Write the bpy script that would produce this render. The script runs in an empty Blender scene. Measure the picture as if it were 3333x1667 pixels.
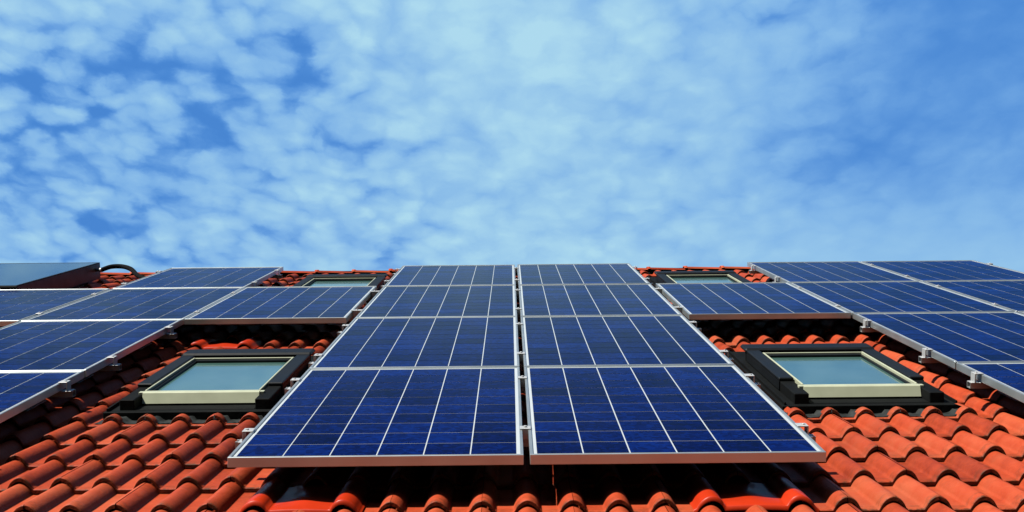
import bpy, math, random
from mathutils import Vector, Matrix
random.seed(7)
R = math.radians
PITCH = R(38.0)
CP, SP = math.cos(PITCH), math.sin(PITCH)
OZ = 3.75                      # height of the roof datum (v = 0) above the ground
scene = bpy.context.scene
col = scene.collection


def W(u, v, n):
    """roof coordinates (across, up the slope, off the slope) -> world"""
    return Vector((u, v * CP - n * SP, OZ + v * SP + n * CP))


# ------------------------------------------------------------------ tagging
def tag(o, label=None, cat=None, group=None, kind=None):
    if label: o['label'] = label
    if cat: o['category'] = cat
    if group: o['group'] = group
    if kind: o['kind'] = kind
    return o


def empty(name, u, v, n, label=None, cat=None, group=None):
    o = bpy.data.objects.new(name, None)
    col.objects.link(o)
    o.empty_display_size = .2
    o.location = W(u, v, n)
    o.rotation_euler = (PITCH, 0, 0)
    return tag(o, label, cat, group)


class MB:
    """collects polygons, builds one mesh object"""
    def __init__(s): s.v = []; s.f = []; s.sm = []; s.mi = []

    def quad(s, pts, smooth=False, mi=0):
        b = len(s.v); s.v += [tuple(p) for p in pts]; s.f.append(tuple(range(b, b + len(pts)))); s.sm.append(smooth); s.mi.append(mi)

    def box(s, x0, x1, y0, y1, z0, z1, bev=0.0, mi=0):
        if bev <= 0:
            P = [(x, y, z) for z in (z0, z1) for y in (y0, y1) for x in (x0, x1)]
            b = len(s.v); s.v += P
            for f in ((0, 2, 3, 1), (4, 5, 7, 6), (0, 1, 5, 4), (2, 6, 7, 3), (0, 4, 6, 2), (1, 3, 7, 5)):
                s.f.append(tuple(b + i for i in f)); s.sm.append(False); s.mi.append(mi)
            return
        e = min(bev, (x1 - x0) * .45, (y1 - y0) * .45, (z1 - z0) * .45)
        b = len(s.v)
        idx = {}
        for xi, X in enumerate((x0, x1)):
            for yi, Y in enumerate((y0, y1)):
                for zi, Z in enumerate((z0, z1)):
                    sx, sy, sz = (1 if xi == 0 else -1), (1 if yi == 0 else -1), (1 if zi == 0 else -1)
                    for ax, p in enumerate(((X, Y + sy * e, Z + sz * e), (X + sx * e, Y, Z + sz * e), (X + sx * e, Y + sy * e, Z))):
                        idx[(xi, yi, zi, ax)] = len(s.v); s.v.append(p)

        def F(*k):
            s.f.append(tuple(idx[q] for q in k)); s.sm.append(False); s.mi.append(mi)
        for a in (0, 1):
            F(*[(a, y, z, 0) for y, z in ((0, 0), (0, 1), (1, 1), (1, 0))][::(1 if a == 0 else -1)])
            F(*[(x, a, z, 1) for x, z in ((0, 0), (1, 0), (1, 1), (0, 1))][::(1 if a == 0 else -1)])
            F(*[(x, y, a, 2) for x, y in ((0, 0), (0, 1), (1, 1), (1, 0))][::(1 if a == 0 else -1)])
        for a in (0, 1):
            for c in (0, 1):
                F((0, a, c, 1), (1, a, c, 1), (1, a, c, 2), (0, a, c, 2))
                F((a, 0, c, 0), (a, 1, c, 0), (a, 1, c, 2), (a, 0, c, 2))
                F((a, c, 0, 0), (a, c, 1, 0), (a, c, 1, 1), (a, c, 0, 1))
        for x in (0, 1):
            for y in (0, 1):
                for z in (0, 1): F((x, y, z, 0), (x, y, z, 1), (x, y, z, 2))

    def tube(s, pts, r, seg=12, caps=True):
        pts = [Vector(p) for p in pts]; b = len(s.v); N = len(pts)
        for i, p in enumerate(pts):
            t = (pts[min(i + 1, N - 1)] - pts[max(i - 1, 0)]).normalized()
            a = t.cross(Vector((0, 0, 1)));
            if a.length < 1e-3: a = t.cross(Vector((0, 1, 0)))
            a.normalize(); c = t.cross(a)
            for k in range(seg):
                q = p + (a * math.cos(2 * math.pi * k / seg) + c * math.sin(2 * math.pi * k / seg)) * r
                s.v.append(tuple(q))
        for i in range(N - 1):
            for k in range(seg):
                k2 = (k + 1) % seg
                s.f.append((b + i * seg + k, b + i * seg + k2, b + (i + 1) * seg + k2, b + (i + 1) * seg + k)); s.sm.append(True); s.mi.append(0)
        if caps:
            s.f.append(tuple(b + k for k in range(seg))); s.sm.append(False); s.mi.append(0)
            s.f.append(tuple(b + (N - 1) * seg + k for k in range(seg))[::-1]); s.sm.append(False); s.mi.append(0)

    def build(s, name, mats, parent=None, fix=True, attr=None):
        me = bpy.data.meshes.new(name)
        me.from_pydata(s.v, [], s.f)
        if not isinstance(mats, (list, tuple)): mats = [mats]
        for m in mats: me.materials.append(m)
        me.polygons.foreach_set('use_smooth', s.sm)
        me.polygons.foreach_set('material_index', s.mi)
        if attr:
            for an, vals in attr.items():
                a = me.attributes.new(an, 'FLOAT', 'FACE'); a.data.foreach_set('value', vals)
        if fix:
            import bmesh
            bm = bmesh.new(); bm.from_mesh(me); bmesh.ops.recalc_face_normals(bm, faces=bm.faces); bm.to_mesh(me); bm.free()
        me.update()
        o = bpy.data.objects.new(name, me); col.objects.link(o)
        if parent: o.parent = parent
        return o


# ------------------------------------------------------------------ materials
def nm(name):
    m = bpy.data.materials.new(name); m.use_nodes = True
    nt = m.node_tree; b = nt.nodes['Principled BSDF']
    return m, nt, b


def N(nt, t, **kw):
    n = nt.nodes.new(t)
    for k, v in kw.items():
        if k.startswith('i_'): n.inputs[k[2:].replace('_', ' ')].default_value = v
        else: setattr(n, k, v)
    return n


def math_n(nt, op, a, b=None, c=None, clamp=False):
    n = nt.nodes.new('ShaderNodeMath'); n.operation = op; n.use_clamp = clamp
    for i, x in enumerate((a, b, c)):
        if x is None: continue
        if isinstance(x, (int, float)): n.inputs[i].default_value = x
        else: nt.links.new(x, n.inputs[i])
    return n.outputs[0]


def ramp(nt, fac, stops):
    n = nt.nodes.new('ShaderNodeValToRGB'); nt.links.new(fac, n.inputs[0])
    el = n.color_ramp.elements
    while len(el) < len(stops): el.new(.5)
    for e, (p, c) in zip(el, stops): e.position = p; e.color = (*c, 1)
    return n.outputs[0]


def simple(name, c, rough=.5, metal=0., noise=.15, scale=8., bump=0., bscale=40., spec=.5, coat=0.):
    m, nt, b = nm(name)
    tc = N(nt, 'ShaderNodeTexCoord')
    nz = N(nt, 'ShaderNodeTexNoise'); nz.inputs['Scale'].default_value = scale; nz.inputs['Detail'].default_value = 6
    nt.links.new(tc.outputs['Object'], nz.inputs['Vector'])
    lo = tuple(x * (1 - noise) for x in c); hi = tuple(min(1, x * (1 + noise)) for x in c)
    nt.links.new(ramp(nt, nz.outputs['Fac'], [(.3, lo), (.7, hi)]), b.inputs['Base Color'])
    b.inputs['Metallic'].default_value = metal
    b.inputs['Specular IOR Level'].default_value = spec
    b.inputs['Coat Weight'].default_value = coat
    r = math_n(nt, 'MULTIPLY_ADD', nz.outputs['Fac'], .25, rough - .12)
    nt.links.new(r, b.inputs['Roughness'])
    if bump:
        n2 = N(nt, 'ShaderNodeTexNoise'); n2.inputs['Scale'].default_value = bscale; n2.inputs['Detail'].default_value = 5
        nt.links.new(tc.outputs['Object'], n2.inputs['Vector'])
        bp = N(nt, 'ShaderNodeBump'); bp.inputs['Strength'].default_value = bump; bp.inputs['Distance'].default_value = .01
        nt.links.new(n2.outputs['Fac'], bp.inputs['Height']); nt.links.new(bp.outputs[0], b.inputs['Normal'])
    return m


def tile_material():
    m, nt, b = nm('terracotta')
    tc = N(nt, 'ShaderNodeTexCoord')
    at = N(nt, 'ShaderNodeAttribute'); at.attribute_name = 'tone'
    n1 = N(nt, 'ShaderNodeTexNoise'); n1.inputs['Scale'].default_value = 9; n1.inputs['Detail'].default_value = 8; n1.inputs['Roughness'].default_value = .65
    n2 = N(nt, 'ShaderNodeTexNoise'); n2.inputs['Scale'].default_value = 95; n2.inputs['Detail'].default_value = 4
    n3 = N(nt, 'ShaderNodeTexNoise'); n3.inputs['Scale'].default_value = 2.1; n3.inputs['Detail'].default_value = 5
    for n in (n1, n2, n3): nt.links.new(tc.outputs['Object'], n.inputs['Vector'])
    f = math_n(nt, 'MULTIPLY_ADD', n1.outputs['Fac'], .80, -.08)
    f = math_n(nt, 'MULTIPLY_ADD', at.outputs['Fac'], .42, f)
    f = math_n(nt, 'MULTIPLY_ADD', n2.outputs['Fac'], .22, f)
    c = ramp(nt, f, [(.34, TILE[0]), (.62, TILE[1]), (.92, TILE[2])])
    # dirt and lichen blotches
    d = ramp(nt, n3.outputs['Fac'], [(.52, (0, 0, 0)), (.78, (1, 1, 1))])
    dm = math_n(nt, 'MULTIPLY', d, n1.outputs['Fac'])
    dm = math_n(nt, 'MULTIPLY', dm, .6)
    mx = N(nt, 'ShaderNodeMix'); mx.data_type = 'RGBA'
    nt.links.new(dm, mx.inputs[0]); nt.links.new(c, mx.inputs[6]); mx.inputs[7].default_value = (.09, .030, .015, 1)
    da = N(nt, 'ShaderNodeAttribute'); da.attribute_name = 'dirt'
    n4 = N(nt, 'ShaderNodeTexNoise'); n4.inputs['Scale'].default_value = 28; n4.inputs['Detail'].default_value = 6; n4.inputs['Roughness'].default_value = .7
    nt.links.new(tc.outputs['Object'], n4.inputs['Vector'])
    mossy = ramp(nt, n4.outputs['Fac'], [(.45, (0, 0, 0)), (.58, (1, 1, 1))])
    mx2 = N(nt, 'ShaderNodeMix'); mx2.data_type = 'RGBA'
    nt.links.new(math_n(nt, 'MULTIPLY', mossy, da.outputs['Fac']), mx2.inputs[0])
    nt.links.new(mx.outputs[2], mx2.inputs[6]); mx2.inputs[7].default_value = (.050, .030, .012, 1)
    nt.links.new(mx2.outputs[2], b.inputs['Base Color'])
    b.inputs['Roughness'].default_value = .62
    b.inputs['Specular IOR Level'].default_value = .28
    bp = N(nt, 'ShaderNodeBump'); bp.inputs['Strength'].default_value = .35; bp.inputs['Distance'].default_value = .003
    nt.links.new(n2.outputs['Fac'], bp.inputs['Height'])
    bp2 = N(nt, 'ShaderNodeBump'); bp2.inputs['Strength'].default_value = .5; bp2.inputs['Distance'].default_value = .008
    nt.links.new(n1.outputs['Fac'], bp2.inputs['Height']); nt.links.new(bp.outputs[0], bp2.inputs['Normal'])
    nt.links.new(bp2.outputs[0], b.inputs['Normal'])
    return m


TILE = ((.25, .026, .006), (.45, .056, .0145), (.52, .098, .036))
M = {}
M['tile'] = tile_material()
M['gloss_tile'] = simple('glossy_orange', (.52, .031, .0045), .40, 0, .12, 6, .10, 25, .4, .08)
M['alu'] = simple('anodised_aluminium', (.52, .57, .57), .38, .75, .06, 5)
M['alu_rough'] = simple('mill_aluminium', (.42, .43, .42), .42, .4, .10, 18)
M['steel'] = simple('bright_clamp', (.60, .61, .60), .35, .3, .10, 30)
M['sash'] = simple('pale_green_grey_metal', (.50, .53, .37), .42, .05, .08, 9)
M['clad'] = simple('dark_cladding', (.009, .011, .013), .5, .0, .25, 7, .05, 30, .18)
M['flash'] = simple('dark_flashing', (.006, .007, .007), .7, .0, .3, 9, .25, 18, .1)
M['lead'] = simple('crinkled_lead', (.030, .034, .032), .5, .1, .4, 25, .6, 30)
M['black'] = simple('black_metal', (.005, .005, .006), .5, .0, .3, 9, 0, 40, .2)
M['hose'] = simple('black_rubber', (.010, .010, .011), .85, 0, .3, 20, .3, 60, .05)
M['plaster'] = simple('plaster', (.62, .58, .50), .9, 0, .08, 3, .2, 60)
M['wood'] = simple('painted_wood', (.25, .13, .07), .6, 0, .2, 5)
M['membrane'] = simple('roof_membrane', (.03, .022, .02), .9, 0, .2, 5)


def glassy(name, c, c2, rough, scale, coatw, coatior, spec=.5):
    m, nt, b = nm(name)
    tc = N(nt, 'ShaderNodeTexCoord')
    nz = N(nt, 'ShaderNodeTexNoise'); nz.inputs['Scale'].default_value = scale; nz.inputs['Detail'].default_value = 3
    nt.links.new(tc.outputs['Object'], nz.inputs['Vector'])
    nt.links.new(ramp(nt, nz.outputs['Fac'], [(.3, c), (.7, c2)]), b.inputs['Base Color'])
    b.inputs['Roughness'].default_value = rough
    b.inputs['Specular IOR Level'].default_value = spec
    b.inputs['Coat Weight'].default_value = coatw
    b.inputs['Coat IOR'].default_value = coatior
    b.inputs['Coat Roughness'].default_value = .03
    return m, nt, b


# polycrystalline cells under textured glass
def cell_material():
    m, nt, b = nm('blue_cells')
    tc = N(nt, 'ShaderNodeTexCoord'); at = N(nt, 'ShaderNodeAttribute'); at.attribute_name = 'tone'
    oi = N(nt, 'ShaderNodeObjectInfo')
    vo = N(nt, 'ShaderNodeTexVoronoi'); vo.inputs['Scale'].default_value = 55
    nz = N(nt, 'ShaderNodeTexNoise'); nz.inputs['Scale'].default_value = 3.0; nz.inputs['Detail'].default_value = 4
    sh = N(nt, 'ShaderNodeVectorMath'); sh.operation = 'ADD'
    nt.links.new(tc.outputs['Object'], sh.inputs[0]); nt.links.new(oi.outputs['Location'], sh.inputs[1])
    for n in (vo, nz): nt.links.new(sh.outputs[0], n.inputs['Vector'])
    sp = N(nt, 'ShaderNodeSeparateColor'); nt.links.new(vo.outputs['Color'], sp.inputs[0])
    f = math_n(nt, 'MULTIPLY', sp.outputs[0], .34)
    f = math_n(nt, 'MULTIPLY_ADD', at.outputs['Fac'], .34, f)
    f = math_n(nt, 'MULTIPLY_ADD', nz.outputs['Fac'], .35, f)
    c = ramp(nt, f, [(.2, (.0001, .0012, .020)), (.5, (.0002, .0032, .054)), (.85, (.0006, .0120, .125))])
    nt.links.new(c, b.inputs['Base Color'])
    b.inputs['Roughness'].default_value = .35
    b.inputs['Specular IOR Level'].default_value = 0.
    b.inputs['Coat Weight'].default_value = COAT[0]; b.inputs['Coat IOR'].default_value = COAT[1]; b.inputs['Coat Roughness'].default_value = .12
    return m


COAT = (.66, 1.075)
M['cells'] = cell_material()
M['backsheet'], _, _ = glassy('white_backsheet', (.44, .49, .51), (.50, .55, .57), .5, 3, COAT[0], COAT[1], 0.)
M['collector_glass'], _, _ = glassy('collector_glass', (.007, .032, .070), (.011, .045, .090), .25, 1.2, .45, 1.2, .1)
M['window_glass'], _, _ = glassy('roof_window_glass', (.050, .125, .105), (.085, .17, .15), .2, 2.6, .60, 1.42, .2)

# ------------------------------------------------------------------ roof tiles
ROWP, ROW0, ROLL = .33, -.09, .15
NB = -.189                 # trough level at the upper end of a tile
TH = .020                  # step at the lower end
UL, UR = -8.25, 4.35
V_RIDGE = 7.56
WINS = [(-1.475, 1.27), (1.56, 1.27), (-1.475, 1.27 + 12 * ROWP), (1.56, 1.27 + 12 * ROWP)]   # centre u, lower edge v of the flashing
FL_W, FL_H = .40, 1.55


def roll(x, h, w=.044):
    x = abs(x)
    if x >= w: return 0.
    return h * (1 - (x / w) ** 2) ** .70


def prof(u, h):
    k = round(u / ROLL)
    s = 0
    for kk in (k - 1, k, k + 1): s += roll(u - kk * ROLL, h)
    t = (u / ROLL - math.floor(u / ROLL)) - .5          # shallow dish between the rolls
    return s - .0025 * math.cos(math.pi * t)


GLOSS = [(-.75, 0), (.75, 0), (-1.80, 10)]             # centre u, row
tiles = MB(); tones = []; dirt = []
SN = 26
row_lo, row_hi = -5, 22
rnd = random.Random(3)
for k in range(row_lo, row_hi + 1):
    v0 = ROW0 + k * ROWP
    vtop = min(v0 + ROWP + .045, V_RIDGE - .01)
    j = 0
    u_start = UL + (0 if True else 0)
    n_t = int(round((UR - UL) / .30))
    for j in range(n_t):
        ua = UL + .30 * j          # UL = -8.25 = -55*0.15 -> tile runs roll-less joint to joint
        cu = ua + .15
        dv = rnd.uniform(-.004, .004); dn = rnd.uniform(-.0015, .0015); tw = rnd.uniform(-.006, .006); sk = rnd.uniform(-.012, .012)
        tone = rnd.random() ** 1.2
        w = 2 * SN
        us = [ua + .0008 + (.30 - .0016) * i / w for i in range(w + 1)]
        us = [u - .075 * 0 for u in us]
        # stations up the slope: front bottom, front top (bevel), body, back
        st = [(0.0, -.016, 1.), (0.0, -.0035, 1.), (.006, 0, 1.), (.05, 0, 1.), (.14, 0, .98), (.24, 0, .95), (vtop - v0, 0, .90)]
        b = len(tiles.v)
        for (s, drop, hs) in st:
            lift = TH * (1 - s / ROWP)
            for u in us:
                uu = u - .075
                h = .042 * hs
                n = NB + lift + prof(u - .0, h) + drop + dn + tw * (u - cu) * .5
                tiles.v.append(tuple(W(u, v0 + s + dv + sk * (u - cu), n)))
        m = w + 1
        for r_ in range(len(st) - 1):
            vm = v0 + (st[r_][0] + st[r_ + 1][0]) / 2
            for i in range(w):
                um = (us[i] + us[i + 1]) / 2
                if any(abs(um - g_) < .15 and k == gk for g_, gk in GLOSS): continue
                if any(abs(um - wu) < FL_W - .02 and wv + .05 < vm < wv + FL_H - .06 for wu, wv in WINS): continue
                a = b + r_ * m + i
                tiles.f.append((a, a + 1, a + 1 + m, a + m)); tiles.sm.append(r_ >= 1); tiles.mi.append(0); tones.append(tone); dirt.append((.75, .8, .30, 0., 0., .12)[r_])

house = bpy.data.objects.new('house', None); col.objects.link(house)
house.location = (0, 2.5, 0)
tag(house, 'house with red clay pantile roof carrying the solar panels and roof windows', 'house')
hinv = Matrix.Translation((0, -2.5, 0))


def hbuild(mb, name, mat, parent=None, **kw):
    mb.v = [(p[0], p[1] - 2.5, p[2]) for p in mb.v]
    return mb.build(name, mat, parent or house, **kw)


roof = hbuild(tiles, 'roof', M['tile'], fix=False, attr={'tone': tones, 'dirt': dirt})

# membrane / deck below the tiles and the rear slope
mb = MB()
vR = V_RIDGE
ve = ROW0 + row_lo * ROWP
A, B_, C_, D_ = W(UL + .05, ve + .03, -.205), W(UR - .05, ve + .03, -.205), W(UR - .05, vR, -.205), W(UL + .05, vR, -.205)
mb.quad([A, B_, C_, D_])
hbuild(mb, 'roof_deck', M['membrane'], roof)
mb = MB()
ridge = W(0, vR, -.19)
for (x0, x1) in ((UL, UR),):
    yb = 2 * ridge.y - W(0, ve, 0).y
    n = 60
    for i in range(n):      # rear slope with course steps
        t0, t1 = i / n, (i + 1) / n
        y0 = ridge.y + (yb - ridge.y) * t0; y1 = ridge.y + (yb - ridge.y) * t1
        z0 = ridge.z - (y0 - ridge.y) * math.tan(PITCH); z1 = ridge.z - (y1 - ridge.y) * math.tan(PITCH)
        mb.quad([(x0, y0, z0), (x1, y0, z0), (x1, y1, z1 + .02), (x0, y1, z1 + .02)])
hbuild(mb, 'rear_roof', M['tile'], attr={'tone': [.5] * len(mb.f)})

# verge boards, gutter, walls
for u in (UL + .02, UR - .05):
    mb = MB()
    for (na, nb_) in ((-.36, -.165),):
        P = [W(u, ve + .02, na), W(u + .03, ve + .02, na), W(u + .03, vR, na), W(u, vR, na), W(u, ve + .02, nb_), W(u + .03, ve + .02, nb_), W(u + .03, vR, nb_), W(u, vR, nb_)]
        for f in ((0, 1, 2, 3), (4, 5, 6, 7), (0, 1, 5, 4), (1, 2, 6, 5), (3, 0, 4, 7)): mb.quad([P[i] for i in f])
    hbuild(mb, 'verge_board', M['wood'])
mb = MB()
ge = W(0, ve, -.20)
sec = [(.065 * math.cos(a), .065 * math.sin(a)) for a in [math.pi + math.pi * i / 10 for i in range(11)]]
for i in range(10):
    (a0, b0), (a1, b1) = sec[i], sec[i + 1]
    mb.quad([(UL, ge.y - .05 + a0, ge.z + b0), (UR, ge.y - .05 + a0, ge.z + b0), (UR, ge.y - .05 + a1, ge.z + b1), (UL, ge.y - .05 + a1, ge.z + b1)], True)
hbuild(mb, 'gutter', M['black'])
mb = MB()
wy0, wy1 = ge.y + .55, yb - .55
zt = ge.z + .35
x0, x1 = UL + .5, UR - .5
rz = ridge.z - .35
mb.quad([(x0, wy0, 0), (x1, wy0, 0), (x1, wy0, zt), (x0, wy0, zt)])
mb.quad([(x0, wy1, 0), (x1, wy1, 0), (x1, wy1, zt), (x0, wy1, zt)])
for x in (x0, x1):
    mb.quad([(x, wy0, 0), (x, wy1, 0), (x, wy1, zt), (x, ridge.y, rz), (x, wy0, zt)])
hbuild(mb, 'wall', M['plaster'])

# ridge caps: overlapping half-round tiles with a raised collar
RL = .352
ncap = int((UR - UL) / RL)
for i in range(ncap + 1):
    a = UL - .0 + i * RL; e = min(a + RL + .035, UR + .04)
    mb = MB(); seg = 14
    dz = rnd.uniform(-.003, .003)
    cz = W(0, vR, -.185); cy, cz = cz.y, cz.z + dz
    sts = [(a, .128), (a, .136), (a + .03, .137), (a + .036, .128), (e, .117)]
    b = len(mb.v)
    for (x, r) in sts:
        for q in range(seg + 1):
            t = math.pi * (.09 + .82 * q / seg)
            mb.v.append((x, cy - r * math.cos(t), cz - .060 + (r - .016) * .86 * math.sin(t)))
    for s_ in range(len(sts) - 1):
        for q in range(seg):
            k = b + s_ * (seg + 1) + q
            mb.f.append((k, k + 1, k + seg + 2, k + seg + 1)); mb.sm.append(True); mb.mi.append(0)
    hbuild(mb, 'ridge_cap', M['tile'], roof, attr={'tone': [rnd.random()] * len(mb.f)}, fix=True)
# dark strip under the caps, raised to stand in for their shadow line
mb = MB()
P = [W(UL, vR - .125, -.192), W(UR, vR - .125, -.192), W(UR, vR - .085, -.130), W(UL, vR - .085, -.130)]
mb.quad(P); hbuild(mb, 'ridge_shadow_strip', M['flash'], roof)

# glossy replacement tiles: two rolls with one wide smooth pan between them
for gu, gk in GLOSS:
    mb = MB(); v0 = ROW0 + gk * ROWP - .006
    ws = 44; hw = .205
    st = [(0, -.017, 1.), (0, -.002, 1.), (.008, .0, 1.), (.06, 0, 1.), (.12, 0, 1.), (.2, 0, .97), (ROWP + .03, 0, .9)]
    b = len(mb.v)
    for s, dr, hs in st:
        for i in range(ws + 1):
            x = -hw + 2 * hw * i / ws
            n = NB + TH * (1 - s / ROWP) + .003 + dr
            n += roll(abs(x) - .15, .040 * hs, .047) + .012 * (1 if abs(x) < .10 else 0.5 + .5 * math.cos(math.pi * min(1, (abs(x) - .10) / .1)))
            if abs(x) < .12:                      # pressed saddle in the pan
                n += .010 * math.exp(-((s - .13) / .05) ** 2) * math.exp(-(x / .05) ** 2) + .004 * math.cos(x / .12 * math.pi / 2)
            mb.v.append(tuple(W(gu + x, v0 + s, n)))
    for r_ in range(len(st) - 1):
        for i in range(ws):
            a = b + r_ * (ws + 1) + i
            mb.f.append((a, a + 1, a + ws + 2, a + ws + 1)); mb.sm.append(True); mb.mi.append(0)
    o = hbuild(mb, 'bracket_tile', M['gloss_tile'], roof, fix=False)
    o['label'] = 'glossy bright orange replacement tile with a wide smooth pan'

# ------------------------------------------------------------------ solar panels
PW = .99
ROWS = {1: (0.0, 1.632), 2: (1.648, 3.336), 3: (3.352, 5.040), 4: (5.056, 6.620)}
COLS = {'A': -1.001, 'B': .011, 'C': -2.046, 'D': -3.042, 'E': -4.050, 'F': 1.041, 'G': 2.040, 'H': 3.045}


def panel_meshes(L, seed):
    r = random.Random(seed)
    th, lip = .035, .011
    fr = MB()
    fr.box(0, PW, 0, lip, -th, 0, .0012); fr.box(0, PW, L - lip, L, -th, 0, .0012)
    fr.box(0, lip, lip, L - lip, -th, 0, .0012); fr.box(PW - lip, PW, lip, L - lip, -th, 0, .0012)
    fr.box(lip, lip + .02, lip, L - lip, -th, -th + .002); fr.box(PW - lip - .02, PW - lip, lip, L - lip, -th, -th + .002)
    bs = MB(); bs.box(lip, PW - lip, lip, L - lip, -.0085, -.0045); bs.mi[0] = 1  # underside coloured black to deepen the shade beneath the panel
    ce = MB(); tn = []
    mx, my, g, gy = .013, .018, .0048, .0054
    cw = (PW - 2 * lip - 2 * mx - 5 * g) / 6; ch = (L - 2 * lip - 2 * my - 9 * gy) / 10
    for i in range(6):
        for j in range(10):
            x = lip + mx + i * (cw + g); y = lip + my + j * (ch + gy); c = .0
            ce.quad([(x, y, -.0035), (x + cw, y, -.0035), (x + cw, y + ch, -.0035), (x, y + ch, -.0035)]); tn.append(r.random())
    jb = MB(); jb.box(PW / 2 - .06, PW / 2 + .06, L - .22, L - .10, -.030, -.0090, .003)
    return fr, bs, (ce, tn), jb


meshes = {}
SIDE = {'A': 'directly left of the central gap', 'B': 'directly right of the central gap',
        'C': 'single one between the left roof windows', 'F': 'single one between the right roof windows',
        'D': 'in the tall left block', 'E': 'leftmost of the third row, cut by the picture edge',
        'G': 'in the inner column of the right block', 'H': 'in the outermost right column'}
RN = {1: 'lowest row', 2: 'second row from the bottom', 3: 'third row from the bottom', 4: 'topmost row'}
SPECIAL = {
    ('A', 1): 'lowest dark blue solar panel just left of the central gap, nearest to the viewer',
    ('B', 1): 'lowest dark blue solar panel just right of the central gap, nearest to the viewer',
    ('A', 2): 'second blue solar panel from the bottom, just left of the central gap',
    ('B', 2): 'second blue solar panel from the bottom, just right of the central gap',
    ('A', 3): 'third blue solar panel from the bottom, just left of the central gap',
    ('B', 3): 'third blue solar panel from the bottom, just right of the central gap',
    ('A', 4): 'topmost pale blue solar panel just left of the central gap',
    ('B', 4): 'topmost pale blue solar panel just right of the central gap',
    ('C', 3): 'blue solar panel above the large left roof window, its brown lower edge visible',
    ('F', 3): 'blue solar panel above the large right roof window, its brown lower edge visible',
    ('D', 1): 'lowest solar panel of the left block, dark blue, cut off by the picture edge',
    ('D', 2): 'solar panel of the left block level with the large left roof window',
    ('D', 3): 'solar panel of the left block directly below its topmost one',
    ('D', 4): 'topmost solar panel of the left block, next to the curved black pipe',
    ('E', 3): 'solar panel at the left picture edge just below the flat solar thermal collector',
    ('G', 1): 'lowest solar panel of the right block, only its corner in view',
    ('G', 2): 'solar panel of the right block level with the large right roof window',
    ('G', 3): 'solar panel of the right block beside the one hanging over the right roof window',
    ('G', 4): 'topmost solar panel in the inner right column',
    ('H', 2): 'sliver of a solar panel, third down in the outermost right column',
    ('H', 3): 'solar panel in the outer right column, below the topmost one',
    ('H', 4): 'topmost rightmost solar panel, its sloping side edge standing against the sky'}
protos = {}
layout = [('A', r) for r in (1, 2, 3, 4)] + [('B', r) for r in (1, 2, 3, 4)] + [('C', 3), ('F', 3)] + \
         [('D', r) for r in (1, 2, 3, 4)] + [('E', 3)] + [('G', r) for r in (1, 2, 3, 4)] + [('H', r) for r in (2, 3, 4)]
jit = random.Random(11)
for c, r in layout:
    va, vb = ROWS[r]; L = round(vb - va, 3)
    root = empty('solar_module', COLS[c], va, 0, SPECIAL[(c, r)], 'solar panel', 'blue solar panels mounted on the roof')
    var = (L, (ord(c) + r) % 3)
    if var in protos:
        for ch in protos[var].children:
            d = ch.copy(); col.objects.link(d); d.parent = root
    else:
        fr, bs, (ce, tn), jb = panel_meshes(L, ord(c) * 7 + r)
        fr.build('frame', M['alu'], root); bs.build('back_sheet', [M['backsheet'], M['black']], root)
        ce.build('cell_grid', M['cells'], root, fix=False, attr={'tone': tn})
        jb.build('junction_box', M['black'], root)
        protos[var] = root
    root.rotation_euler = (PITCH + R(jit.uniform(-.04, .04)), R(jit.uniform(-.05, .05)), 0)

# ------------------------------------------------------------------ rails with clamps and hooks
# each: v, list of (u0,u1)
RAILS = []
GEN = {'mid': ((-1.058, 1.058), 'the two central panel columns'), 'left': ((-4.12, -2.004), 'the left panel block'),
       'leftD': ((-3.10, -2.000), 'the left panel block'), 'right': ((1.992, 4.10), 'the right panel block'),
       'full': ((-4.12, 4.10), 'the whole width of the array')}
for v in (.38, 1.35, 1.99, 3.00):
    for nme in ('mid', 'leftD', 'right'): RAILS.append((v, nme))
for v in (3.66, 4.68): RAILS.append((v, 'full'))
for v in (5.36, 6.28):
    for nme in ('mid', 'leftD', 'right'): RAILS.append((v, nme))
ordw = {.38: 'lowest', 1.35: 'second', 1.99: 'third', 3.00: 'fourth', 3.66: 'fifth', 4.68: 'sixth', 5.36: 'seventh', 6.28: 'topmost'}
gaps = {'AB': 0.0, 'CA': -1.0285, 'BF': 1.021, 'DC': -2.049, 'FG': 2.0355, 'GH': 3.0375, 'ED': -3.051}


def row_of(v):
    for r, (a, b) in ROWS.items():
        if a < v < b: return r


def mid_clamp(root, u, w):
    m = MB(); w2 = max(w / 2, .004)
    m.box(u - w2 - .009, u + w2 + .009, -.022, .022, .0006, .0042, .001)
    m.box(u - w2 + .0015, u + w2 - .0015, -.020, .020, -.045, .0006)
    m.tube([(u, 0, .0042), (u, 0, .0098)], .0062, 6)
    return m.build('mid_clamp', M['steel'], root)


def end_clamp(root, u, s):
    """u = panel edge, s = +1 when the panel lies to the left of the clamp"""
    m = MB()
    a, b = sorted((u - s * .010, u + s * .030)); m.box(a, b, -.024, .024, .0006, .0048, .001)
    a, b = sorted((u + s * .0255, u + s * .030)); m.box(a, b, -.024, .024, -.0355, .0006)
    a, b = sorted((u + s * .002, u + s * .046)); m.box(a, b, -.024, .024, -.0398, -.0356, .001)
    m.tube([(u + s * .016, 0, .0048), (u + s * .016, 0, .0085)], .0066, 6)
    return m.build('end_clamp', M['steel'], root)


def hook(root, u):
    m = MB(); m.box(u - .017, u + .017, -.030, .030, -.073, -.0645, .001)
    m.box(u - .015, u + .015, .022, .029, -.120, -.073)
    m.box(u - .015, u + .015, -.02, .20, -.1265, -.1201, .001)
    return m.build('roof_hook', M['alu_rough'], root)


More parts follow.
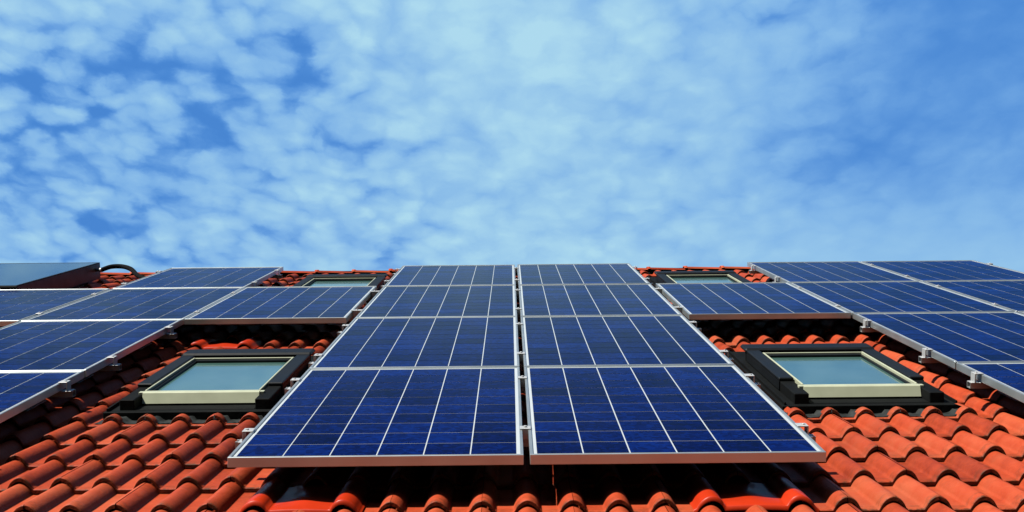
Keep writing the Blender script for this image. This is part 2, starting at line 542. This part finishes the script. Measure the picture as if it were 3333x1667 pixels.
for v, nme in RAILS:
    (u0, u1), where = GEN[nme]
    lab = '%s aluminium mounting rail from the eaves up, running under %s' % (ordw[v], where)
    root = empty('mounting_rail', 0, v, 0, lab, 'mounting rail', 'aluminium rails carrying the panels')
    m = MB()
    # slotted channel: two webs, floor, lips
    t = .0028; n0, n1 = -.0640, -.0362
    m.box(u0, u1, -.020, -.020 + t, n0, n1); m.box(u0, u1, .020 - t, .020, n0, n1)
    m.box(u0, u1, -.020 + t, .020 - t, n0, n0 + t)
    m.box(u0, u1, -.020 + t, -.007, n1 - t, n1 - .0002); m.box(u0, u1, .007, .020 - t, n1 - t, n1 - .0002)
    m.build('rail_profile', M['alu_rough'], root)
    r = row_of(v)
    if nme in ('mid', 'full'):
        mid_clamp(root, 0, .022)
        if r == 3:
            mid_clamp(root, gaps['CA'], .055); mid_clamp(root, gaps['BF'], .04)
            mid_clamp(root, gaps['DC'], .010); mid_clamp(root, gaps['FG'], .012); mid_clamp(root, gaps['GH'], .012); mid_clamp(root, gaps['ED'], .016)
            end_clamp(root, 4.035, 1)
        else:
            end_clamp(root, 1.001, 1); end_clamp(root, -1.001, -1)
            hook(root, .80); hook(root, -.80)
        hook(root, -.30); hook(root, .30)
    if nme == 'leftD':
        end_clamp(root, -2.052, 1); end_clamp(root, -3.042, -1); hook(root, -2.22); hook(root, -2.9)
    if nme == 'right':
        end_clamp(root, 2.040, -1); mid_clamp(root, gaps['GH'], .012); hook(root, 2.22); hook(root, 3.7)
        if r != 1: end_clamp(root, 4.035, 1)

# ------------------------------------------------------------------ roof windows
WLAB = ['large near roof window left of the centre, pale sash and blue-green glass',
        'large near roof window on the right, pale sash and blue-green glass',
        'far roof window near the ridge, left of the central panels, half hidden by a panel',
        'far roof window near the ridge, right of the central panels, half hidden by a panel']


def draped(m, u0, u1, v0, v1, dn, nv=6, fade=None, crink=0.):
    """sheet that follows the tile profile"""
    nu = int((u1 - u0) / .0125); b = len(m.v)
    for j in range(nv + 1):
        v = v0 + (v1 - v0) * j / nv
        k = math.floor((v - ROW0) / ROWP); s = v - ROW0 - k * ROWP
        for i in range(nu + 1):
            u = u0 + (u1 - u0) * i / nu
            h = .042 * (1 - .1 * s / ROWP)
            n = NB + TH * (1 - s / ROWP) + min(prof(u, h), .016) + dn + crink * math.sin(u * 170 + j * 2.1) * math.cos(u * 67 + j)
            m.v.append((u, v, n))
    for j in range(nv):
        for i in range(nu):
            a = b + j * (nu + 1) + i
            m.f.append((a, a + 1, a + nu + 2, a + nu + 1)); m.sm.append(True); m.mi.append(0)


for wi, (wu, wv) in enumerate(WINS):
    root = empty('roof_window', wu, wv, -.13, WLAB[wi], 'roof window', 'roof windows set among the pantiles')
    # local n is relative to -.13 ; sash top at -.08 -> +.05
    hs = .2675                         # half width of the sash
    s0, s1 = .235, 1.13                # sash from / to (v)
    m = MB()                           # flashing tray
    m.box(-FL_W, FL_W, .075, FL_H - .03, -.060, -.008, .002)
    m.box(-FL_W + .012, -FL_W + .020, .09, FL_H - .05, -.008, .006)
    m.box(FL_W - .020, FL_W - .012, .09, FL_H - .05, -.008, .006)
    m.build('flashing', M['flash'], root)
    m = MB(); draped(m, wu - FL_W - .01, wu + FL_W + .01, wv - .015, wv + .09, .0035, 7, crink=.0022)
    m.v = [(a - wu, b_ - wv, c_ + .13) for a, b_, c_ in m.v]
    m.build('apron', M['lead'], root, fix=False)
    m = MB()                           # outer frame: curb (black sides) and its top cladding
    fo = hs + .070
    m.box(-fo, -hs - .004, .115, 1.25, -.055, .040, .003); m.box(hs + .004, fo, .115, 1.25, -.055, .040, .003)
    m.box(-hs - .003, hs + .003, .115, .190, -.055, -.004, .003); m.box(-hs - .003, hs + .003, 1.145, 1.25, -.055, .040, .003)
    m.build('frame', M['flash'], root)
    m = MB()                           # side cladding covers
    for sx in (-1, 1):
        a, b_ = sorted((sx * (hs + .006), sx * (fo + .006)))
        m.box(a, b_, .40, 1.185, .0405, .058, .004)
        a, b_ = sorted((sx * (fo + .0005), sx * (fo + .0058)))
        m.box(a, b_, .40, 1.18, .0, .0404)
    m.build('side_cladding', M['clad'], root)
    m = MB(); m.box(-fo - .012, fo + .012, 1.186, 1.335, .0406, .066, .010)
    m.build('top_hood', M['clad'], root)
    m = MB()                           # sash: deep bottom cap, thin side strips, top strip
    # sloping lower cap
    sec_ = [(s0 - .022, .001), (s0 - .004, .0465), (s0 + .002, .050), (s0 + .034, .050), (s0 + .034, .001)]
    for i_ in range(5):
        (a0, c0), (a1, c1) = sec_[i_], sec_[(i_ + 1) % 5]
        m.quad([(-hs, a0, c0), (hs, a0, c0), (hs, a1, c1), (-hs, a1, c1)])
    m.quad([(-hs, a_, c_) for a_, c_ in sec_]); m.quad([(hs, a_, c_) for a_, c_ in sec_])
    m.box(-hs - .020, -hs - .001, s0 + .002, s0 + .030, .036, .049, .001); m.box(hs + .001, hs + .020, s0 + .002, s0 + .030, .036, .049, .001)
    for sx in (-1, 1):
        a, b_ = sorted((sx * hs, sx * (hs - .009))); m.box(a, b_, s0 + .0345, s1 - .0005, .012, .0535, .002)
    m.box(-hs, hs, s1, s1 + .012, .010, .050, .001)
    m.build('sash', M['sash'], root)
    m = MB()                           # inner glazing bead, dark
    gi = hs - .0095
    m.box(-gi, -gi + .012, s0 + .035, s1 - .001, .012, .040); m.box(gi - .012, gi, s0 + .035, s1 - .001, .012, .040)
    m.box(-gi + .0125, gi - .0125, s1 - .035, s1 - .001, .012, .042)
    m.build('glazing_bead', M['clad'], root)
    m = MB(); m.box(-gi + .0125, gi - .0125, s0 + .035, s1 - .0355, .018, .030)
    m.build('glass_pane', M['window_glass'], root)

# ------------------------------------------------------------------ thermal collector and its pipe
root = empty('solar_collector', -5.80, 5.12, -.13, 'flat grey-blue solar thermal collector with black sides at the upper left picture edge', 'solar collector')
cw, cl, chh = 2.01, 1.86, .150
m = MB(); m.box(0, cw, 0, cl, .0, chh - .006, .003); m.build('casing', M['black'], root)
m = MB(); f = .016
m.box(0.001, cw - .001, 0.001, f, chh - .0055, chh, .0008); m.box(0.001, cw - .001, cl - f, cl - .001, chh - .0055, chh, .0008)
m.box(.001, f, f, cl - f, chh - .0055, chh, .0008); m.box(cw - f, cw - .001, f, cl - f, chh - .0055, chh, .0008)
m.build('glazing_trim', M['clad'], root)
m = MB(); m.box(f + .0005, cw - f - .0005, f + .0005, cl - f - .0005, chh - .0050, chh - .0015); m.build('glass_cover', M['collector_glass'], root)
m = MB(); m.tube([(cw, cl - .10, .09), (cw + .045, cl - .10, .09)], .014, 12); m.tube([(cw + .030, cl - .10, .09), (cw + .048, cl - .10, .09)], .022, 6)
m.build('pipe_connector', M['steel'], root)

root = empty('insulated_pipe', -3.74, 6.88, -.04, 'curved black insulated pipe arching from the collector to the left panel block', 'pipe')
ctrl = [(-3.745, 6.88, -.04), (-3.68, 6.95, -.018), (-3.58, 6.96, -.018), (-3.47, 6.86, -.035), (-3.36, 6.68, -.07), (-3.22, 6.52, -.09), (-3.05, 6.42, -.09), (-2.85, 6.36, -.088)]
pts = []
for i in range(len(ctrl) - 1):
    P0 = Vector(ctrl[max(i - 1, 0)]); P1 = Vector(ctrl[i]); P2 = Vector(ctrl[i + 1]); P3 = Vector(ctrl[min(i + 2, len(ctrl) - 1)])
    for s in range(6):
        t = s / 6
        pts.append(.5 * ((2 * P1) + (P2 - P0) * t + (2 * P0 - 5 * P1 + 4 * P2 - P3) * t * t + (3 * P1 - P0 - 3 * P2 + P3) * t ** 3))
pts.append(Vector(ctrl[-1]))
m = MB(); m.tube([(p.x + 3.74, p.y - 6.88, p.z + .04) for p in pts], .021, 12)
m.build('insulation', M['hose'], root)

# ------------------------------------------------------------------ ground
g, nt, b = nm('grass_ground')
tc = N(nt, 'ShaderNodeTexCoord'); nz = N(nt, 'ShaderNodeTexNoise'); nz.inputs['Scale'].default_value = 2.5; nz.inputs['Detail'].default_value = 8
nt.links.new(tc.outputs['Object'], nz.inputs['Vector'])
nt.links.new(ramp(nt, nz.outputs['Fac'], [(.3, (.035, .06, .018)), (.7, (.08, .10, .035))]), b.inputs['Base Color']); b.inputs['Roughness'].default_value = .9
mb = MB(); S = 3000; mb.quad([(-S, -S, 0), (S, -S, 0), (S, S, 0), (-S, S, 0)])
tag(mb.build('ground', g), kind='structure')
mb = MB(); mb.quad([(-9, -6, .02), (6, -6, .02), (6, wy0, .02), (-9, wy0, .02)])
tag(mb.build('pavement', simple('paving', (.24, .22, .20), .85, 0, .15, 3)), kind='structure')

# unseen wooded hill, added behind the camera to block low sky light
g, nt, b = nm('blocker_hill_woods')
tc = N(nt, 'ShaderNodeTexCoord'); nz = N(nt, 'ShaderNodeTexNoise'); nz.inputs['Scale'].default_value = .22; nz.inputs['Detail'].default_value = 9
nt.links.new(tc.outputs['Object'], nz.inputs['Vector'])
nt.links.new(ramp(nt, nz.outputs['Fac'], [(.35, (.010, .018, .007)), (.7, (.034, .050, .018))]), b.inputs['Base Color']); b.inputs['Roughness'].default_value = 1.; b.inputs['Specular IOR Level'].default_value = 0
mb = MB(); NA, NR = 140, 26
hr = random.Random(5); ph = [hr.uniform(0, 6.28) for _ in range(9)]
for i in range(NA + 1):
    a = R(-205 + 230 * i / NA)
    top = 52 + 7 * math.sin(2.3 * a + ph[0]) + 4 * math.sin(5.1 * a + ph[1]) + 2 * math.sin(13 * a + ph[2])
    top *= min(1, i / 14, (NA - i) / 14)
    for j in range(NR + 1):
        t = j / NR; rr = 34 + 120 * t
        h = top * (3 * t * t - 2 * t ** 3) if t < 1 else top
        h += (1.2 * math.sin(i * 1.7 + j * 2.3 + ph[3]) + .9 * math.sin(i * 3.1 - j * 1.9 + ph[4])) * min(1, t * 4) * min(1, top / 20)
        mb.v.append((rr * math.cos(a), rr * math.sin(a), max(h, -.5) - .3))
for i in range(NA):
    for j in range(NR):
        a = i * (NR + 1) + j
        mb.f.append((a, a + 1, a + NR + 2, a + NR + 1)); mb.sm.append(True); mb.mi.append(0)
tag(mb.build('sky_blocker_hill', g), kind='structure')

# ------------------------------------------------------------------ sky
sun_roof = Vector((-.62, -.03, 1.0)).normalized()
sun_dir = Vector((sun_roof.x, sun_roof.y * CP - sun_roof.z * SP, sun_roof.y * SP + sun_roof.z * CP))
elev = math.asin(sun_dir.z)
az = math.atan2(sun_dir.x, sun_dir.y)
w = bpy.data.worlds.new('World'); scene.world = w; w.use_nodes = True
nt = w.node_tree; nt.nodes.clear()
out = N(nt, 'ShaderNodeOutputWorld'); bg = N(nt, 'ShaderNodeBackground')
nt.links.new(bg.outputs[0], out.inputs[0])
sky = N(nt, 'ShaderNodeTexSky'); sky.sky_type = 'NISHITA'; sky.sun_disc = False
sky.sun_elevation = elev; sky.sun_rotation = az; sky.air_density = 1.0; sky.dust_density = .4; sky.ozone_density = 2.0; sky.altitude = 300
tc = N(nt, 'ShaderNodeTexCoord')
sp = N(nt, 'ShaderNodeSeparateXYZ'); nt.links.new(tc.outputs['Generated'], sp.inputs[0])
dz = math_n(nt, 'MAXIMUM', sp.outputs[2], .06)
dx = math_n(nt, 'DIVIDE', sp.outputs[0], dz); dy = math_n(nt, 'DIVIDE', sp.outputs[1], dz)
cb = N(nt, 'ShaderNodeCombineXYZ'); nt.links.new(dx, cb.inputs[0]); nt.links.new(dy, cb.inputs[1])
deck = cb.outputs[0]          # position on a flat cloud deck


def mapr(x, a, b_, c=0., d=1., smooth=True):
    n = nt.nodes.new('ShaderNodeMapRange'); n.interpolation_type = 'SMOOTHSTEP' if smooth else 'LINEAR'
    nt.links.new(x, n.inputs['Value'])
    for k, q in zip(('From Min', 'From Max', 'To Min', 'To Max'), (a, b_, c, d)): n.inputs[k].default_value = q
    return n.outputs[0]


def noise(scale, detail=5, rough=.55, dist=0., vec=None, off=0.):
    n = N(nt, 'ShaderNodeTexNoise'); n.inputs['Scale'].default_value = scale; n.inputs['Detail'].default_value = detail
    n.inputs['Roughness'].default_value = rough; n.inputs['Distortion'].default_value = dist
    a = N(nt, 'ShaderNodeVectorMath'); a.operation = 'ADD'; a.inputs[1].default_value = (off, off * 1.7, off * .3)
    nt.links.new(vec or deck, a.inputs[0]); nt.links.new(a.outputs[0], n.inputs['Vector'])
    return n


def blob(cx, cy, rx, ry, amp):
    a = math_n(nt, 'MULTIPLY', math_n(nt, 'SUBTRACT', dx, cx), 1 / rx); b_ = math_n(nt, 'MULTIPLY', math_n(nt, 'SUBTRACT', dy, cy), 1 / ry)
    r2 = math_n(nt, 'ADD', math_n(nt, 'MULTIPLY', a, a), math_n(nt, 'MULTIPLY', b_, b_))
    e = math_n(nt, 'POWER', 2.71828, math_n(nt, 'MULTIPLY', r2, -1))
    return math_n(nt, 'MULTIPLY', e, amp)


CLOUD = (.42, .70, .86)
# warp the deck, so puffs are uneven
wn = noise(6.5, 3, .6)
wv_ = N(nt, 'ShaderNodeVectorMath'); wv_.operation = 'MULTIPLY_ADD'; wv_.inputs[1].default_value = (.075, .075, 0)
nt.links.new(wn.outputs['Color'], wv_.inputs[0]); nt.links.new(deck, wv_.inputs[2])
wn2 = noise(30, 3, .6, off=3.)
wv2 = N(nt, 'ShaderNodeVectorMath'); wv2.operation = 'MULTIPLY_ADD'; wv2.inputs[1].default_value = (.022, .022, 0)
nt.links.new(wn2.outputs['Color'], wv2.inputs[0]); nt.links.new(wv_.outputs[0], wv2.inputs[2])
wn3 = noise(75, 4, .65, off=6.)
wv3 = N(nt, 'ShaderNodeVectorMath'); wv3.operation = 'MULTIPLY_ADD'; wv3.inputs[1].default_value = (.010, .010, 0)
nt.links.new(wn3.outputs['Color'], wv3.inputs[0]); nt.links.new(wv2.outputs[0], wv3.inputs[2])
warped = wv3.outputs[0]


def puffs(scale, off):
    a = N(nt, 'ShaderNodeVectorMath'); a.operation = 'ADD'; a.inputs[1].default_value = (off, off, 0)
    nt.links.new(warped, a.inputs[0])
    v = N(nt, 'ShaderNodeTexVoronoi'); v.feature = 'SMOOTH_F1'; v.inputs['Scale'].default_value = scale; v.inputs['Smoothness'].default_value = .25
    v.voronoi_dimensions = '2D'
    nt.links.new(a.outputs[0], v.inputs['Vector'])
    return mapr(v.outputs['Distance'], .15, .90, 1., 0., False)


p1 = puffs(14.5, 0.); p2 = puffs(27, 5.)
cell = math_n(nt, 'ADD', math_n(nt, 'MULTIPLY', p1, .60), math_n(nt, 'MULTIPLY', p2, .40))
big = noise(4.2, 5, .52, .4, off=9.2).outputs['Fac']
mid = noise(13, 6, .6, .3, vec=warped, off=2.2).outputs['Fac']
# regional cover: thick in the middle, puffy to the left, thin to the right
base = math_n(nt, 'ADD', .20, blob(.06, 1.30, .30, .42, .46))
base = math_n(nt, 'ADD', base, blob(.02, 1.05, .20, .14, .20))
base = math_n(nt, 'ADD', base, blob(-.35, .99, .35, .08, .16))
base = math_n(nt, 'ADD', base, mapr(dy, 1.30, 1.65, 0., .20))
base = math_n(nt, 'ADD', base, mapr(dx, -.02, -.30, 0., .10))
base = math_n(nt, 'ADD', base, blob(-.50, 1.20, .17, .10, -.20))
base = math_n(nt, 'ADD', base, blob(-.22, 1.52, .06, .07, -.22))
base = math_n(nt, 'ADD', base, blob(.62, 1.05, .28, .18, -.06))
base = math_n(nt, 'ADD', base, blob(.44, 1.28, .10, .08, -.12))
base = math_n(nt, 'ADD', base, blob(.62, 1.54, .42, .16, .20))
ampc = math_n(nt, 'ADD', mapr(dx, .02, -.25, 0., .42), mapr(dx, .60, .12, .10, .52))
amid = mapr(dx, .60, .05, .20, .72)
ampc = math_n(nt, 'MULTIPLY', ampc, mapr(noise(3.1, 2, .5, off=4.4).outputs['Fac'], .32, .62, .55, 1.15))
c = math_n(nt, 'ADD', base, math_n(nt, 'MULTIPLY', math_n(nt, 'SUBTRACT', cell, .55), ampc))
c = math_n(nt, 'ADD', c, math_n(nt, 'MULTIPLY', math_n(nt, 'SUBTRACT', big, .5), mapr(dx, .5, .1, .35, .62)))
c = math_n(nt, 'ADD', c, math_n(nt, 'MULTIPLY', math_n(nt, 'SUBTRACT', mid, .5), amid), clamp=True)
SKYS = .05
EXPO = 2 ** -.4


def mixc(fac, a, b_):
    n = N(nt, 'ShaderNodeMix'); n.data_type = 'RGBA'
    if isinstance(fac, (int, float)): n.inputs[0].default_value = fac
    else: nt.links.new(fac, n.inputs[0])
    for k, q in ((6, a), (7, b_)):
        if isinstance(q, tuple): n.inputs[k].default_value = (q[0] * EXPO / SKYS, q[1] * EXPO / SKYS, q[2] * EXPO / SKYS, 1)
        else: nt.links.new(q, n.inputs[k])
    return n.outputs[2]


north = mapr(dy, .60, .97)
# blue added to brighten the northern sky alone, then the puffs themselves
north_boost = mixc(math_n(nt, 'MULTIPLY', north, .85), sky.outputs[0], (.068, .262, .72))
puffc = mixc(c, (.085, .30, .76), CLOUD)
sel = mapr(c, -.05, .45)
final = mixc(math_n(nt, 'MULTIPLY', sel, north), north_boost, puffc)
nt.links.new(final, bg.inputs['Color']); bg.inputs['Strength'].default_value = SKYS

sl = bpy.data.lights.new('sun', 'SUN'); sl.energy = 4.9; sl.angle = R(.5); sl.color = (1., .955, .88)
so = bpy.data.objects.new('sun', sl); col.objects.link(so); so.location = (-8, -8, 14)
so.rotation_euler = sun_dir.to_track_quat('Z', 'Y').to_euler()

# ------------------------------------------------------------------ camera
Rm = Matrix(((0.999955337618451, -0.0021224727377236437, -0.009209662200491658),
             (-0.009362038594567287, -0.0890083061487208, -0.9959868842853606),
             (0.0012942185763531342, 0.9960286223520808, -0.08902420149747692)))
flip = Matrix(((1, 0, 0), (0, -1, 0), (0, 0, -1)))
c2r = (flip @ Rm).transposed()
rot = Matrix.Rotation(PITCH, 3, 'X') @ c2r
cam = bpy.data.cameras.new('camera'); co = bpy.data.objects.new('camera', cam); col.objects.link(co)
co.matrix_world = Matrix.Translation(W(-0.04853286820059846, -3.946190098313303, 1.0195813678807057)) @ rot.to_4x4()
cam.sensor_width = 36; cam.lens = 3916.1175 / 3333 * 36; cam.clip_start = .05; cam.clip_end = 8000
scene.camera = co
scene.view_settings.view_transform = 'Standard'; scene.view_settings.look = 'None'
scene.view_settings.exposure = .4; scene.view_settings.gamma = 1
scene.cycles.diffuse_bounces = 0
scene.cycles.max_bounces = 6
